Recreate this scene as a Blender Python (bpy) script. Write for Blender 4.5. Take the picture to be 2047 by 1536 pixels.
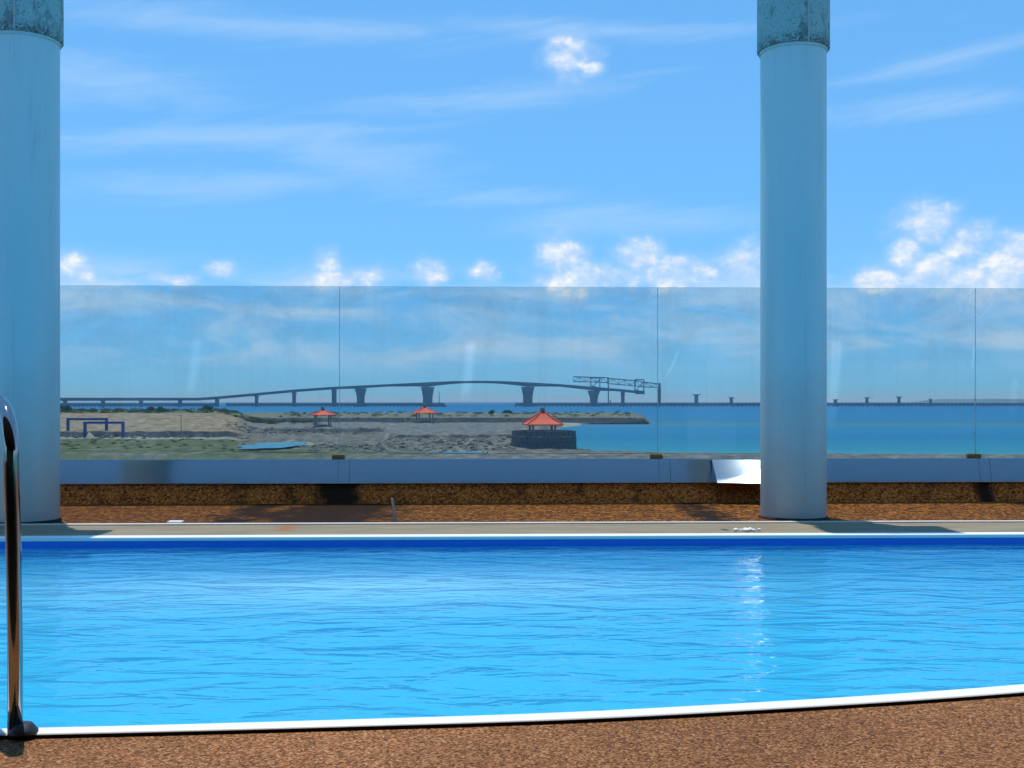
import bpy, bmesh, math, random
from mathutils import Vector, Matrix, noise
R = math.radians
random.seed(7)
for o in list(bpy.data.objects): bpy.data.objects.remove(o)
SC = bpy.context.scene
COL = SC.collection

# ------------------------------------------------------------------ camera
EYE, F, CX, HZ = 11.0, 2200.0, 1023.5, 803.0      # eye height over the sea, focal length in photo pixels, horizon row
cam = bpy.data.cameras.new('camera'); cam_o = bpy.data.objects.new('camera', cam); COL.objects.link(cam_o)
cam.sensor_width = 36; cam.lens = F / 2047 * 36
cam.shift_y = (HZ - 768) / 2047
cam.clip_start = 0.05; cam.clip_end = 200000
cam_o.location = (0, 0, EYE); cam_o.rotation_euler = (R(90), 0, 0)
SC.camera = cam_o

# ------------------------------------------------------------------ light
SUN_EL, SUN_AZ = R(78.5), R(-28)                     # azimuth from +Y, negative = left
SKY_STRENGTH = 0.1
sdir = Vector((math.sin(SUN_AZ) * math.cos(SUN_EL), math.cos(SUN_AZ) * math.cos(SUN_EL), math.sin(SUN_EL)))
sun = bpy.data.lights.new('sun', 'SUN'); sun.energy = 4.0; sun.angle = R(0.53); sun.color = (1, 0.96, 0.9)
sun_o = bpy.data.objects.new('sun', sun); COL.objects.link(sun_o)
sun_o.rotation_euler = (-sdir).to_track_quat('-Z', 'Y').to_euler(); sun_o.location = (0, 0, 60)

class NT:
    """small helper round a node tree"""
    def __init__(s, nt):
        s.nt = nt; nt.nodes.clear()
    def n(s, t, **k):
        nd = s.nt.nodes.new(t)
        for a, b in k.items():
            if a.startswith('i_'):
                key = a[2:]
                key = int(key) if key.isdigit() else key.replace('_', ' ')
                s.set(nd.inputs[key], b)
            else: setattr(nd, a, b)
        return nd
    def set(s, inp, v):
        if isinstance(v, bpy.types.NodeSocket): s.nt.links.new(v, inp)
        elif isinstance(v, bpy.types.Node): s.nt.links.new(v.outputs[0], inp)
        else: inp.default_value = v
    def m(s, op, a, b=0.0, c=0.0, clamp=False):
        nd = s.nt.nodes.new('ShaderNodeMath'); nd.operation = op; nd.use_clamp = clamp
        s.set(nd.inputs[0], a); s.set(nd.inputs[1], b); s.set(nd.inputs[2], c)
        return nd.outputs[0]
    def mix(s, f, a, b, bt='MIX'):
        nd = s.nt.nodes.new('ShaderNodeMix'); nd.data_type = 'RGBA'; nd.blend_type = bt
        def c(v): return v if isinstance(v, (bpy.types.NodeSocket, bpy.types.Node)) or len(v) == 4 else (*v, 1)
        s.set(nd.inputs[0], f); s.set(nd.inputs[6], c(a)); s.set(nd.inputs[7], c(b))
        return nd.outputs[2]
    def step(s, v, a, b):
        nd = s.nt.nodes.new('ShaderNodeMapRange'); nd.interpolation_type = 'SMOOTHSTEP'
        s.set(nd.inputs[0], v); s.set(nd.inputs[1], a); s.set(nd.inputs[2], b)
        return nd.outputs[0]
    def vec(s, x, y, z=0.0):
        nd = s.nt.nodes.new('ShaderNodeCombineXYZ')
        s.set(nd.inputs[0], x); s.set(nd.inputs[1], y); s.set(nd.inputs[2], z); return nd.outputs[0]
    def sep(s, v):
        nd = s.nt.nodes.new('ShaderNodeSeparateXYZ'); s.set(nd.inputs[0], v); return nd.outputs
    def noise(s, v, scale, detail=4, rough=0.5, dist=0.0, out=0):
        nd = s.nt.nodes.new('ShaderNodeTexNoise')
        s.set(nd.inputs['Vector'], v); s.set(nd.inputs['Scale'], scale); nd.inputs['Detail'].default_value = detail
        nd.inputs['Roughness'].default_value = rough; nd.inputs['Distortion'].default_value = dist
        return nd.outputs[out]
    def ramp(s, f, stops):
        nd = s.nt.nodes.new('ShaderNodeValToRGB'); s.set(nd.inputs[0], f)
        e = nd.color_ramp.elements
        while len(e) < len(stops): e.new(0.5)
        for k, (p, c) in enumerate(stops):
            e[k].position = p; e[k].color = (*c, 1) if len(c) == 3 else c
        return nd.outputs[0]

# ------------------------------------------------------------------ world: Nishita sky with cirrus and cumulus
world = bpy.data.worlds.new('World'); SC.world = world; world.use_nodes = True
world.cycles.sampling_method = 'MANUAL'; world.cycles.sample_map_resolution = 512
w = NT(world.node_tree)
sky = w.n('ShaderNodeTexSky', sky_type='NISHITA', sun_disc=False)
sky.sun_elevation = SUN_EL; sky.sun_rotation = SUN_AZ
sky.air_density = 1.0; sky.dust_density = 0.2; sky.ozone_density = 3.0; sky.altitude = 0
tc = w.n('ShaderNodeTexCoord').outputs['Generated']
dx, dy, dz = w.sep(tc)
hor = w.m('SQRT', w.m('ADD', w.m('MULTIPLY', dx, dx), w.m('MULTIPLY', dy, dy)))
az = w.m('ARCTAN2', dx, dy); el = w.m('ARCTAN2', dz, hor)
# clear air graded slightly towards the saturated blue of the photograph
lit = w.n('ShaderNodeVectorMath', operation='SCALE'); w.set(lit.inputs[0], sky.outputs[0]); lit.inputs['Scale'].default_value = SKY_STRENGTH
grade = w.mix(1.0, lit.outputs[0], (0.62, 1.0, 1.38), 'MULTIPLY')
gm = w.n('ShaderNodeGamma', i_Color=grade, i_Gamma=0.4)
grade = w.mix(1.0, gm.outputs[0], (0.365, 0.74, 1.08), 'MULTIPLY')
# streaks of thin cirrus
ae = w.vec(az, el, 0.0)
cn = w.noise(w.vec(w.m('ADD', az, w.m('MULTIPLY', el, 0.9)), w.m('SUBTRACT', w.m('MULTIPLY', el, 7.0), w.m('MULTIPLY', az, 0.9)), 1.5), 7, 6, 0.62, 0.5)
wis = None
for (a, b, rx, ry, sl) in ((210,165,330,62,.0),(430,272,520,40,.10),(930,205,420,36,.10),(740,325,230,60,-.08),(420,372,420,40,.08),(520,55,640,40,.0),(1250,62,520,26,-.03),(1880,210,330,34,.05),(1880,122,300,30,.12),(1260,440,330,40,.0),(1000,395,260,26,.02)):
    ca = math.atan((a - CX) / F); ce = math.atan((HZ - b) / F * math.cos(ca))
    q = w.n('ShaderNodeVectorMath', operation='SUBTRACT', i_0=ae, i_1=(ca, ce, 0)).outputs[0]
    qs = w.sep(q)
    q = w.vec(w.m('MULTIPLY', qs[0], F / rx), w.m('MULTIPLY', w.m('SUBTRACT', qs[1], w.m('MULTIPLY', qs[0], sl)), F / ry))
    d = w.m('SUBTRACT', 1.0, w.n('ShaderNodeVectorMath', operation='LENGTH', i_0=q).outputs['Value'])
    wis = d if wis is None else w.m('MAXIMUM', wis, d)
wis = w.m('MAXIMUM', wis, w.m('SUBTRACT', w.step(w.m('ABSOLUTE', az), 0.5, 0.6), 0.8))      # the same thin streaks go on elsewhere
wis = w.m('MULTIPLY', w.step(w.m('ADD', wis, w.m('MULTIPLY', w.m('SUBTRACT', cn, 0.5), 2.2)), -0.1, 1.3), 0.42)
c1 = w.mix(wis, grade, (0.52, 0.74, 1.0))
# low pale cloud bank far out over the sea
bank = w.noise(w.vec(w.m('MULTIPLY', az, 0.8), w.m('MULTIPLY', el, 3.2), 9.0), 9, 5, 0.6, 0.6)
bank = w.m('MULTIPLY', w.m('MULTIPLY', w.step(bank, 0.38, 0.70), 0.85), w.m('MULTIPLY', w.step(el, 0.015, 0.05), w.step(el, 0.135, 0.085)))
c1 = w.mix(bank, c1, (0.66, 0.82, 1.0))
# cumulus: heaps standing over the sea
pv = w.vec(az, w.m('MULTIPLY', el, 1.25), 0.0)
n1 = w.noise(pv, 26, 7, 0.6, 0.1)
n2 = w.noise(w.n('ShaderNodeVectorMath', operation='ADD', i_0=pv, i_1=(-0.004, 0.010, 0)).outputs[0], 26, 4, 0.6, 0.1)
heaps = [(150,527,38,40),(170,545,30,26),(350,558,60,20),(440,540,36,22),(655,525,34,34),(735,556,60,30),(660,560,70,26),(855,545,42,34),(965,548,36,30),
         (1118,512,46,44),(1200,556,100,34),(1275,520,46,36),(1345,548,80,36),(1130,565,60,40),(1490,530,44,44),(1850,455,56,40),
         (1815,500,30,44),(1860,560,46,50),(1935,486,46,40),(2010,520,64,48),(1960,580,130,50),(1750,562,46,24),(1140,112,46,36),(1182,138,26,16)]
dens = None
for (a, b, rx, ry) in heaps:
    t = (a - CX) / F; ca = math.atan(t); ce = math.atan((HZ - b) / F * math.cos(ca))
    q = w.n('ShaderNodeVectorMath', operation='SUBTRACT', i_0=ae, i_1=(ca, ce, 0)).outputs[0]
    q = w.n('ShaderNodeVectorMath', operation='MULTIPLY', i_0=q, i_1=(F / rx / 1.75, F / ry / 1.6, 0)).outputs[0]
    d = w.m('SUBTRACT', 0.74 if a < 1000 else (0.95 if b > 200 else 1.0), w.n('ShaderNodeVectorMath', operation='LENGTH', i_0=q).outputs['Value'])
    dens = d if dens is None else w.m('MAXIMUM', dens, d)
# the same kind of heaps go on all round the horizon
gen = w.m('SUBTRACT', w.m('MULTIPLY', w.noise(pv, 7, 2, 0.5), 2.6), w.m('ADD', 1.15, w.m('MULTIPLY', w.m('ABSOLUTE', w.m('SUBTRACT', el, 0.07)), 9.0)))
gen = w.m('SUBTRACT', gen, w.m('MULTIPLY', w.step(w.m('ABSOLUTE', az), 0.56, 0.44), 0.55))
dens = w.m('MAXIMUM', dens, gen)
edge = w.m('ADD', dens, w.m('MULTIPLY', w.m('SUBTRACT', n1, 0.5), 1.7))
body = w.step(edge, 0.0, 0.7)
shade = w.m('ADD', 0.52, w.m('MULTIPLY', w.m('SUBTRACT', n1, n2), 3.2), clamp=True)
shade = w.m('MULTIPLY', shade, w.step(edge, 0.1, 0.75))
cum = w.m('MULTIPLY', body, w.m('ADD', 0.42, w.m('MULTIPLY', shade, 0.52)))
ccol = w.mix(shade, (0.47, 0.69, 1.0), (0.97, 0.99, 1.0))
soft = w.m('MULTIPLY', w.step(w.m('ADD', dens, w.m('MULTIPLY', w.m('SUBTRACT', n1, 0.5), 1.0)), -0.15, 0.9), 0.4)
c1 = w.mix(soft, c1, (0.47, 0.69, 1.0))
c2 = w.mix(cum, c1, ccol)
bg = w.n('ShaderNodeBackground', i_Color=c2, i_Strength=1.0)
w.n('ShaderNodeOutputWorld', i_Surface=bg)

vs = SC.view_settings; vs.view_transform = 'Standard'; vs.look = 'None'; vs.exposure = 0; vs.gamma = 1
cy = SC.cycles; cy.use_denoising = True; cy.max_bounces = 7; cy.transparent_max_bounces = 14; cy.adaptive_threshold = 0.02; cy.volume_bounces = 0
cy.caustics_reflective = False; cy.caustics_refractive = False; cy.sample_clamp_indirect = 4

# ------------------------------------------------------------------ helpers
def X(px, D): return (px - CX) / F * D
def Z(py, D): return EYE - (py - HZ) / F * D
TA = 0.0310
CA, SA = math.cos(math.atan(TA)), math.sin(math.atan(TA))
def P(u, v, z=0.0): return Vector((u * CA - v * SA, u * SA + v * CA, z))   # the pool terrace is turned a little to the camera
RZ = math.atan(TA)

def mat(name, build):
    m = bpy.data.materials.new(name); m.use_nodes = True
    t = NT(m.node_tree); build(t); return m
def out(t, sh): t.n('ShaderNodeOutputMaterial', i_Surface=sh)
def pos(t): return t.n('ShaderNodeNewGeometry').outputs['Position']
def objc(t): return t.n('ShaderNodeTexCoord').outputs['Object']
def pbsdf(t, col, rough=0.6, metal=0.0, normal=None, spec=0.5):
    p = t.n('ShaderNodeBsdfPrincipled')
    t.set(p.inputs['Base Color'], col if isinstance(col, (bpy.types.NodeSocket,)) else (*col, 1))
    t.set(p.inputs['Roughness'], rough); t.set(p.inputs['Metallic'], metal); t.set(p.inputs['Specular IOR Level'], spec)
    if normal is not None: t.set(p.inputs['Normal'], normal)
    return p
def bump(t, h, strength=0.3, dist=0.01):
    return t.n('ShaderNodeBump', i_Height=h, i_Strength=strength, i_Distance=dist).outputs[0]
def simple(name, col, rough=0.6, metal=0.0, var=0.25, scale=3.0, bs=0.15, bd=0.01, fine=40):
    def b(t):
        v = objc(t)
        n = t.noise(v, scale, 5, 0.6)
        c = t.mix(n, tuple(x * (1 - var) for x in col), tuple(min(1, x * (1 + var)) for x in col))
        out(t, pbsdf(t, c, rough, metal, bump(t, t.noise(v, fine, 3), bs, bd)))
    return mat(name, b)

def link(name, me, m=None, parent=None, **props):
    o = bpy.data.objects.new(name, me); COL.objects.link(o)
    if m is not None and me is not None:
        me.materials.clear(); me.materials.append(m)
    if parent is not None: o.parent = parent
    for k, v in props.items(): o[k] = v
    return o
def empty(name, loc, rz=0.0, **props):
    o = bpy.data.objects.new(name, None); COL.objects.link(o)
    o.location = loc; o.rotation_euler = (0, 0, rz); o.empty_display_size = 0.2
    for k, v in props.items(): o[k] = v
    return o
def bm_mesh(bm, name='mesh', smooth=False):
    bmesh.ops.recalc_face_normals(bm, faces=bm.faces)
    me = bpy.data.meshes.new(name); bm.to_mesh(me); bm.free()
    if smooth:
        for p in me.polygons: p.use_smooth = True
    return me
def box(bm, x0, x1, y0, y1, z0, z1, bevel=0.0):
    vs_ = [bm.verts.new((x, y, z)) for z in (z0, z1) for y in (y0, y1) for x in (x0, x1)]
    fs = [bm.faces.new([vs_[i] for i in f]) for f in ((0,2,3,1),(4,5,7,6),(0,1,5,4),(2,6,7,3),(0,4,6,2),(1,3,7,5))]
    if bevel:
        bmesh.ops.bevel(bm, geom=list({e for f in fs for e in f.edges}), offset=bevel, segments=2, profile=0.6, affect='EDGES')
def box_me(x0, x1, y0, y1, z0, z1, bevel=0.0):
    bm = bmesh.new(); box(bm, x0, x1, y0, y1, z0, z1, bevel); return bm_mesh(bm)
def bar(bm, a, b, r, seg=8, r2=None):
    a, b = Vector(a), Vector(b); d = (b - a).normalized()
    q = d.to_track_quat('Z', 'Y'); r2 = r if r2 is None else r2
    ra = [bm.verts.new(a + q @ Vector((r * math.cos(2*math.pi*(k+.5)/seg), r * math.sin(2*math.pi*(k+.5)/seg), 0))) for k in range(seg)]
    rb = [bm.verts.new(b + q @ Vector((r2 * math.cos(2*math.pi*(k+.5)/seg), r2 * math.sin(2*math.pi*(k+.5)/seg), 0))) for k in range(seg)]
    for k in range(seg): bm.faces.new((ra[k], ra[(k+1)%seg], rb[(k+1)%seg], rb[k]))
    bm.faces.new(ra[::-1]); bm.faces.new(rb)
def bar_me(a, b, r, seg=8, r2=None):
    bm = bmesh.new(); bar(bm, a, b, r, seg, r2); return bm_mesh(bm)
def lathe(prof, seg=64, smooth=True, cap=True):
    bm = bmesh.new(); rings = []
    for r, z in prof: rings.append([bm.verts.new((r*math.cos(2*math.pi*k/seg), r*math.sin(2*math.pi*k/seg), z)) for k in range(seg)])
    for a, b in zip(rings, rings[1:]):
        for k in range(seg): bm.faces.new((a[k], a[(k+1)%seg], b[(k+1)%seg], b[k]))
    if cap:                       # caps with their own vertices keep the side normals level
        for rg in (rings[0][::-1], rings[-1]): bm.faces.new([bm.verts.new(v.co) for v in rg])
    me = bm_mesh(bm)
    if smooth:
        for p in me.polygons: p.use_smooth = len(p.vertices) == 4
    return me
def tube(pts, r, seg=20):
    bm = bmesh.new(); rings = []; prev = None
    for i, p in enumerate(pts):
        d = (pts[min(i+1, len(pts)-1)] - pts[max(i-1, 0)]).normalized()
        if prev is None: q = d.to_track_quat('Z', 'Y')
        else: q = prev[1].copy(); q = prev[0].rotation_difference(d) @ q
        prev = (d, q)
        rings.append([bm.verts.new(p + q @ Vector((r*math.cos(2*math.pi*k/seg), r*math.sin(2*math.pi*k/seg), 0))) for k in range(seg)])
    for a, b in zip(rings, rings[1:]):
        for k in range(seg): bm.faces.new((a[k], a[(k+1)%seg], b[(k+1)%seg], b[k]))
    bm.faces.new(rings[0][::-1]); bm.faces.new(rings[-1])
    return bm_mesh(bm, smooth=True)
def catmull(pts, n=12):
    o = []
    for i in range(len(pts) - 1):
        p0, p1, p2, p3 = pts[max(i-1,0)], pts[i], pts[i+1], pts[min(i+2,len(pts)-1)]
        for k in range(n):
            t = k / n
            o.append(tuple(0.5*((2*b) + (c-a)*t + (2*a-5*b+4*c-d)*t*t + (-a+3*b-3*c+d)*t**3) for a, b, c, d in zip(p0, p1, p2, p3)))
    o.append(tuple(pts[-1])); return o
def interp(tab, x):
    if x <= tab[0][0]: return tab[0][1]
    for (a, b), (c, d) in zip(tab, tab[1:]):
        if x <= c: return b + (d - b) * (x - a) / (c - a)
    return tab[-1][1]
def ss(a, b, x):
    t = max(0.0, min(1.0, (x - a) / (b - a))); return t * t * (3 - 2 * t)

# ------------------------------------------------------------------ materials
def m_deck(t):
    v = pos(t)
    vo = t.n('ShaderNodeTexVoronoi', i_Vector=v, i_Scale=190.0)
    rnd = t.sep(vo.outputs['Color'])[0]
    fine = t.noise(v, 260, 2, 0.5)
    c = t.ramp(rnd, [(0.0, (0.07, 0.028, 0.008)), (0.25, (0.18, 0.074, 0.025)), (0.55, (0.29, 0.122, 0.044)), (0.8, (0.37, 0.165, 0.066)), (1.0, (0.54, 0.30, 0.15))])
    big = t.noise(v, 1.3, 5, 0.62)
    c = t.mix(t.step(big, 0.35, 0.7), c, t.mix(1.0, c, (0.72, 0.70, 0.66), 'MULTIPLY'))
    mid = t.noise(v, 22, 5, 0.7)
    c = t.mix(t.m('MULTIPLY', t.step(mid, 0.52, 0.75), 0.55), c, (0.075, 0.045, 0.026))
    h = t.m('ADD', t.m('MULTIPLY', vo.outputs['Distance'], -1.0), t.m('MULTIPLY', fine, 0.3))
    out(t, pbsdf(t, c, 0.75, 0, bump(t, h, 0.7, 0.004), spec=0.12))
M_deck = mat('brown_aggregate', m_deck)
def m_floor(t):       # far strip: the same aggregate, weathered with black algae
    v = pos(t)
    vo = t.n('ShaderNodeTexVoronoi', i_Vector=v, i_Scale=46.0)
    rnd = t.sep(vo.outputs['Color'])[0]
    c = t.ramp(rnd, [(0.0, (0.018, 0.006, 0.001)), (0.3, (0.095, 0.032, 0.004)), (0.6, (0.19, 0.066, 0.010)), (0.85, (0.29, 0.112, 0.021)), (1.0, (0.42, 0.19, 0.045))])
    sx, sy, sz = t.sep(v)
    st = None
    for (u, wd) in ((-1.30, 0.5), (4.05, 0.22), (-1.9, 0.3), (1.4, 0.25)):
        d = t.m('DIVIDE', t.m('ABSOLUTE', t.m('SUBTRACT', sx, u)), wd)
        d = t.m('SUBTRACT', 1.25 if wd > .4 else 0.85, d)
        st = d if st is None else t.m('MAXIMUM', st, d)
    nn = t.noise(t.vec(sx, t.m('MULTIPLY', sy, 0.6), t.m('MULTIPLY', sz, 2.0)), 5, 6, 0.7)
    f = t.step(t.m('ADD', t.m('MAXIMUM', st, -0.45), t.m('MULTIPLY', t.m('SUBTRACT', nn, 0.5), 3.4)), -0.05, 0.75)
    sp = t.noise(v, 26, 4, 0.75)
    c = t.mix(t.m('MULTIPLY', t.step(sp, 0.46, 0.62), 0.72), c, (0.035, 0.013, 0.004))
    c = t.mix(t.m('MULTIPLY', t.step(sx, 0.6, -1.6), 0.35), c, (0.05, 0.019, 0.005))
    c = t.mix(t.m('MULTIPLY', f, 0.93), c, (0.012, 0.006, 0.003))
    out(t, pbsdf(t, c, 0.8, 0, bump(t, t.m('MULTIPLY', vo.outputs['Distance'], -1.0), 0.8, 0.012), spec=0.1))
M_floor = mat('weathered_aggregate', m_floor)
M_white = simple('white_coping', (0.82, 0.82, 0.80), 0.4, var=0.05, bs=0.1, bd=0.002)
M_seal = simple('dark_joint', (0.03, 0.016, 0.010), 0.9)
def m_ledge(t):
    v = pos(t); sx, sy, sz = t.sep(v)
    n = t.noise(t.vec(t.m('MULTIPLY', sx, 0.6), t.m('MULTIPLY', sy, 3.0), sz), 4, 6, 0.65)
    c = t.mix(t.step(n, 0.3, 0.7), (0.205, 0.165, 0.10), (0.275, 0.23, 0.15))
    for (u, vv, r, col) in ((X(572, 6.95), 6.95, 0.09, (0.32, 0.11, 0.03)), (X(1447, 6.9), 6.86, 0.035, (0.03, 0.02, 0.015))):
        d = t.m('SQRT', t.m('ADD', t.m('POWER', t.m('SUBTRACT', sx, u), 2.0), t.m('MULTIPLY', t.m('POWER', t.m('SUBTRACT', sy, vv), 2.0), 0.12)))
        c = t.mix(t.m('MULTIPLY', t.step(t.m('ADD', d, t.m('MULTIPLY', t.m('SUBTRACT', n, 0.5), r)), r, 0.0), 0.85), c, col)
    out(t, pbsdf(t, c, 0.7, 0, bump(t, t.noise(v, 90, 4), 0.3, 0.004), spec=0.15))
M_ledge = mat('beige_concrete_ledge', m_ledge)
def m_liner(t):
    v = pos(t)
    n = t.noise(v, 2.2, 4, 0.6)
    c = t.mix(n, (0.020, 0.40, 0.68), (0.030, 0.47, 0.73))
    out(t, pbsdf(t, c, 0.5, 0, bump(t, t.noise(v, 6, 3), 0.1, 0.02)))
M_liner = mat('blue_pool_liner', m_liner)
def m_pool(t):
    v = pos(t); sx, sy, sz = t.sep(v)
    a = t.noise(t.vec(t.m('MULTIPLY', sx, 0.9), t.m('MULTIPLY', sy, 2.2), 0.0), 2.3, 3, 0.5, 0.7)
    b = t.noise(t.vec(t.m('MULTIPLY', sx, 1.7), t.m('MULTIPLY', sy, 5.0), 4.0), 3.4, 3, 0.5, 0.5)
    h = t.m('ADD', t.m('MULTIPLY', a, 1.0), t.m('MULTIPLY', b, 0.22))
    nrm = bump(t, h, 1.0, 0.036)
    fr = t.m('MINIMUM', t.n('ShaderNodeFresnel', i_IOR=1.33, i_Normal=nrm).outputs[0], 0.5)
    tr = t.n('ShaderNodeBsdfTransparent', i_Color=(0.78, 0.97, 1.0, 1))
    gl = t.n('ShaderNodeBsdfGlossy', i_Color=(1, 1, 1, 1), i_Roughness=0.03, i_Normal=nrm)
    mx = t.n('ShaderNodeMixShader', i_0=fr, i_1=tr, i_2=gl)
    out(t, mx)
M_pool = mat('pool_water', m_pool)
def m_column(t):
    v = objc(t)
    n = t.noise(v, 1.6, 5, 0.6); f = t.noise(v, 70, 3, 0.6)
    c = t.mix(n, (0.40, 0.67, 0.70), (0.48, 0.74, 0.76))
    sx, sy, sz = t.sep(v)
    drip = t.noise(t.vec(sx, sy, t.m('MULTIPLY', sz, 0.06)), 16, 4, 0.65)
    c = t.mix(t.m('MULTIPLY', t.step(drip, 0.52, 0.74), 0.30), c, (0.30, 0.40, 0.42))
    chip = t.noise(v, 34, 5, 0.75)
    c = t.mix(t.m('MULTIPLY', t.step(chip, 0.685, 0.71), 0.75), c, (0.16, 0.13, 0.10))
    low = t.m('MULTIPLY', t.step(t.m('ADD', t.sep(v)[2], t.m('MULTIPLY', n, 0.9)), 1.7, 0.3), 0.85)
    c = t.mix(low, c, (0.40, 0.37, 0.33))        # grey bounce light from the deck painted into the lower shaft
    c = t.mix(t.m('MULTIPLY', t.step(f, 0.55, 0.8), 0.15), c, (0.40, 0.48, 0.52))
    out(t, pbsdf(t, c, 0.4, 0.0, bump(t, f, 0.08, 0.003)))
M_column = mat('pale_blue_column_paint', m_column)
def m_collar(t):
    v = objc(t); sx, sy, sz = t.sep(v)
    vv = t.vec(sx, sy, t.m('MULTIPLY', sz, 0.45))
    n = t.noise(vv, 14, 6, 0.7); n2 = t.noise(v, 60, 4, 0.7); n3 = t.noise(v, 4, 3)
    c = t.mix(n3, (0.22, 0.46, 0.46), (0.32, 0.58, 0.60))
    c = t.mix(t.step(n, 0.48, 0.66), c, (0.13, 0.25, 0.26))
    low = t.step(sz, 0.10, 0.0)
    r = t.m('MAXIMUM', t.step(n2, 0.57, 0.66), t.m('MULTIPLY', low, t.step(n2, 0.42, 0.58)))
    c = t.mix(t.m('MULTIPLY', r, 0.85), c, (0.06, 0.045, 0.035))
    out(t, pbsdf(t, c, 0.6, 0, bump(t, n, 0.5, 0.01)))
M_collar = mat('rust_flecked_collar_paint', m_collar)
def m_channel(t):
    v = objc(t); sx, sy, sz = t.sep(v)
    sp = t.noise(v, 120, 3, 0.7); st = t.noise(t.vec(t.m('MULTIPLY', sx, 0.15), sy, sz), 40, 3)
    c = t.mix(t.step(sp, 0.6, 0.75), (0.29, 0.30, 0.32), (0.17, 0.18, 0.20))
    out(t, pbsdf(t, c, t.m('ADD', 0.10, t.m('MULTIPLY', st, 0.10)), 1.0))
M_channel = mat('brushed_aluminium_channel', m_channel)
def m_glass(t):
    v = pos(t); sx, sy, sz = t.sep(v)
    # dried salt film in smears; pale reflections painted in towards the top; lighter strokes
    n = t.noise(t.vec(sx, t.m('MULTIPLY', sz, 1.6), 2.0), 2.3, 6, 0.6, 0.4)
    film = t.m('MULTIPLY', t.step(n, 0.40, 0.72), t.m('ADD', 0.006, t.m('MULTIPLY', t.step(sz, 11.0, 11.9), 0.20)))
    vert = t.m('MULTIPLY', t.step(t.noise(t.vec(t.m('MULTIPLY', sx, 1.0), t.m('MULTIPLY', sz, 0.06), 5.0), 6.0, 3, 0.6), 0.50, 0.72), t.m('ADD', 0.01, t.m('MULTIPLY', t.step(sz, 10.8, 11.3), 0.06)))
    film = t.m('ADD', t.m('ADD', film, vert), 0.004)
    low = t.m('MULTIPLY', t.step(sz, 10.66, 10.53), 0.05)
    film = t.m('ADD', film, low)
    stroke = 0.0
    for (px, y0, y1, wd, lean, amt) in ((388, 680, 800, .06, .09, .10), (932, 682, 810, .065, .07, .14), (1338, 700, 760, .02, .16, .10), (1668, 675, 880, .075, .09, .15), (1975, 600, 640, .02, .2, .08), (1958, 690, 740, .018, .02, .10), (2040, 755, 840, .05, .04, .07)):
        x0 = X(px, 8.85); za, zb = Z(y1, 8.85), Z(y0, 8.85)
        tt = t.m('DIVIDE', t.m('SUBTRACT', sz, za), zb - za)
        cxx = t.m('ADD', x0 - lean / 2, t.m('MULTIPLY', t.m('SQRT', t.m('MAXIMUM', tt, 0.0)), lean))
        d = t.m('ABSOLUTE', t.m('SUBTRACT', sx, cxx))
        mk = t.m('MULTIPLY', t.step(d, wd, wd * 0.15), t.m('MULTIPLY', t.step(tt, 0.0, 0.25), t.step(tt, 1.04, 0.9)))
        stroke = t.m('MAXIMUM', stroke, t.m('MULTIPLY', mk, t.m('MULTIPLY', min(1.0, amt * 7), t.m('MULTIPLY', 2.2, t.m('SUBTRACT', n, 0.12)))))
    # the salt film also tints what is seen through it; the strokes are clearer
    fr = t.n('ShaderNodeFresnel', i_IOR=1.45).outputs[0]
    tr = t.n('ShaderNodeBsdfTransparent', i_Color=t.mix(stroke, (0.80, 0.875, 0.905), (0.93, 0.965, 0.985)))
    gl = t.n('ShaderNodeBsdfGlossy', i_Color=(1, 1, 1, 1), i_Roughness=0.0)
    mx = t.n('ShaderNodeMixShader', i_0=t.m('MULTIPLY', fr, 0.8), i_1=tr, i_2=gl)
    di = t.n('ShaderNodeBsdfDiffuse', i_Color=(0.88, 0.92, 0.92, 1)); tl = t.n('ShaderNodeBsdfTranslucent', i_Color=(0.92, 0.96, 0.95, 1))
    dd = t.n('ShaderNodeMixShader', i_0=0.5, i_1=di, i_2=tl)
    out(t, t.n('ShaderNodeMixShader', i_0=film, i_1=mx, i_2=dd))
M_glass = mat('salt_filmed_glass', m_glass)
def m_rust(t):
    v = objc(t); n = t.noise(v, 30, 5, 0.7)
    out(t, pbsdf(t, t.mix(n, (0.10, 0.05, 0.015), (0.42, 0.24, 0.05)), 0.8, 0, bump(t, n, 0.6, 0.006)))
M_sealgl = simple('joint_silicone', (.42, .55, .58), .4)
M_rust = mat('rusty_clamp', m_rust)
M_steel = simple('screw_steel', (0.05, 0.05, 0.055), 0.5, 0.6)
M_chrome = mat('polished_steel', lambda t: out(t, pbsdf(t, (0.36, 0.345, 0.335), 0.07, 1.0)))
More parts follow.
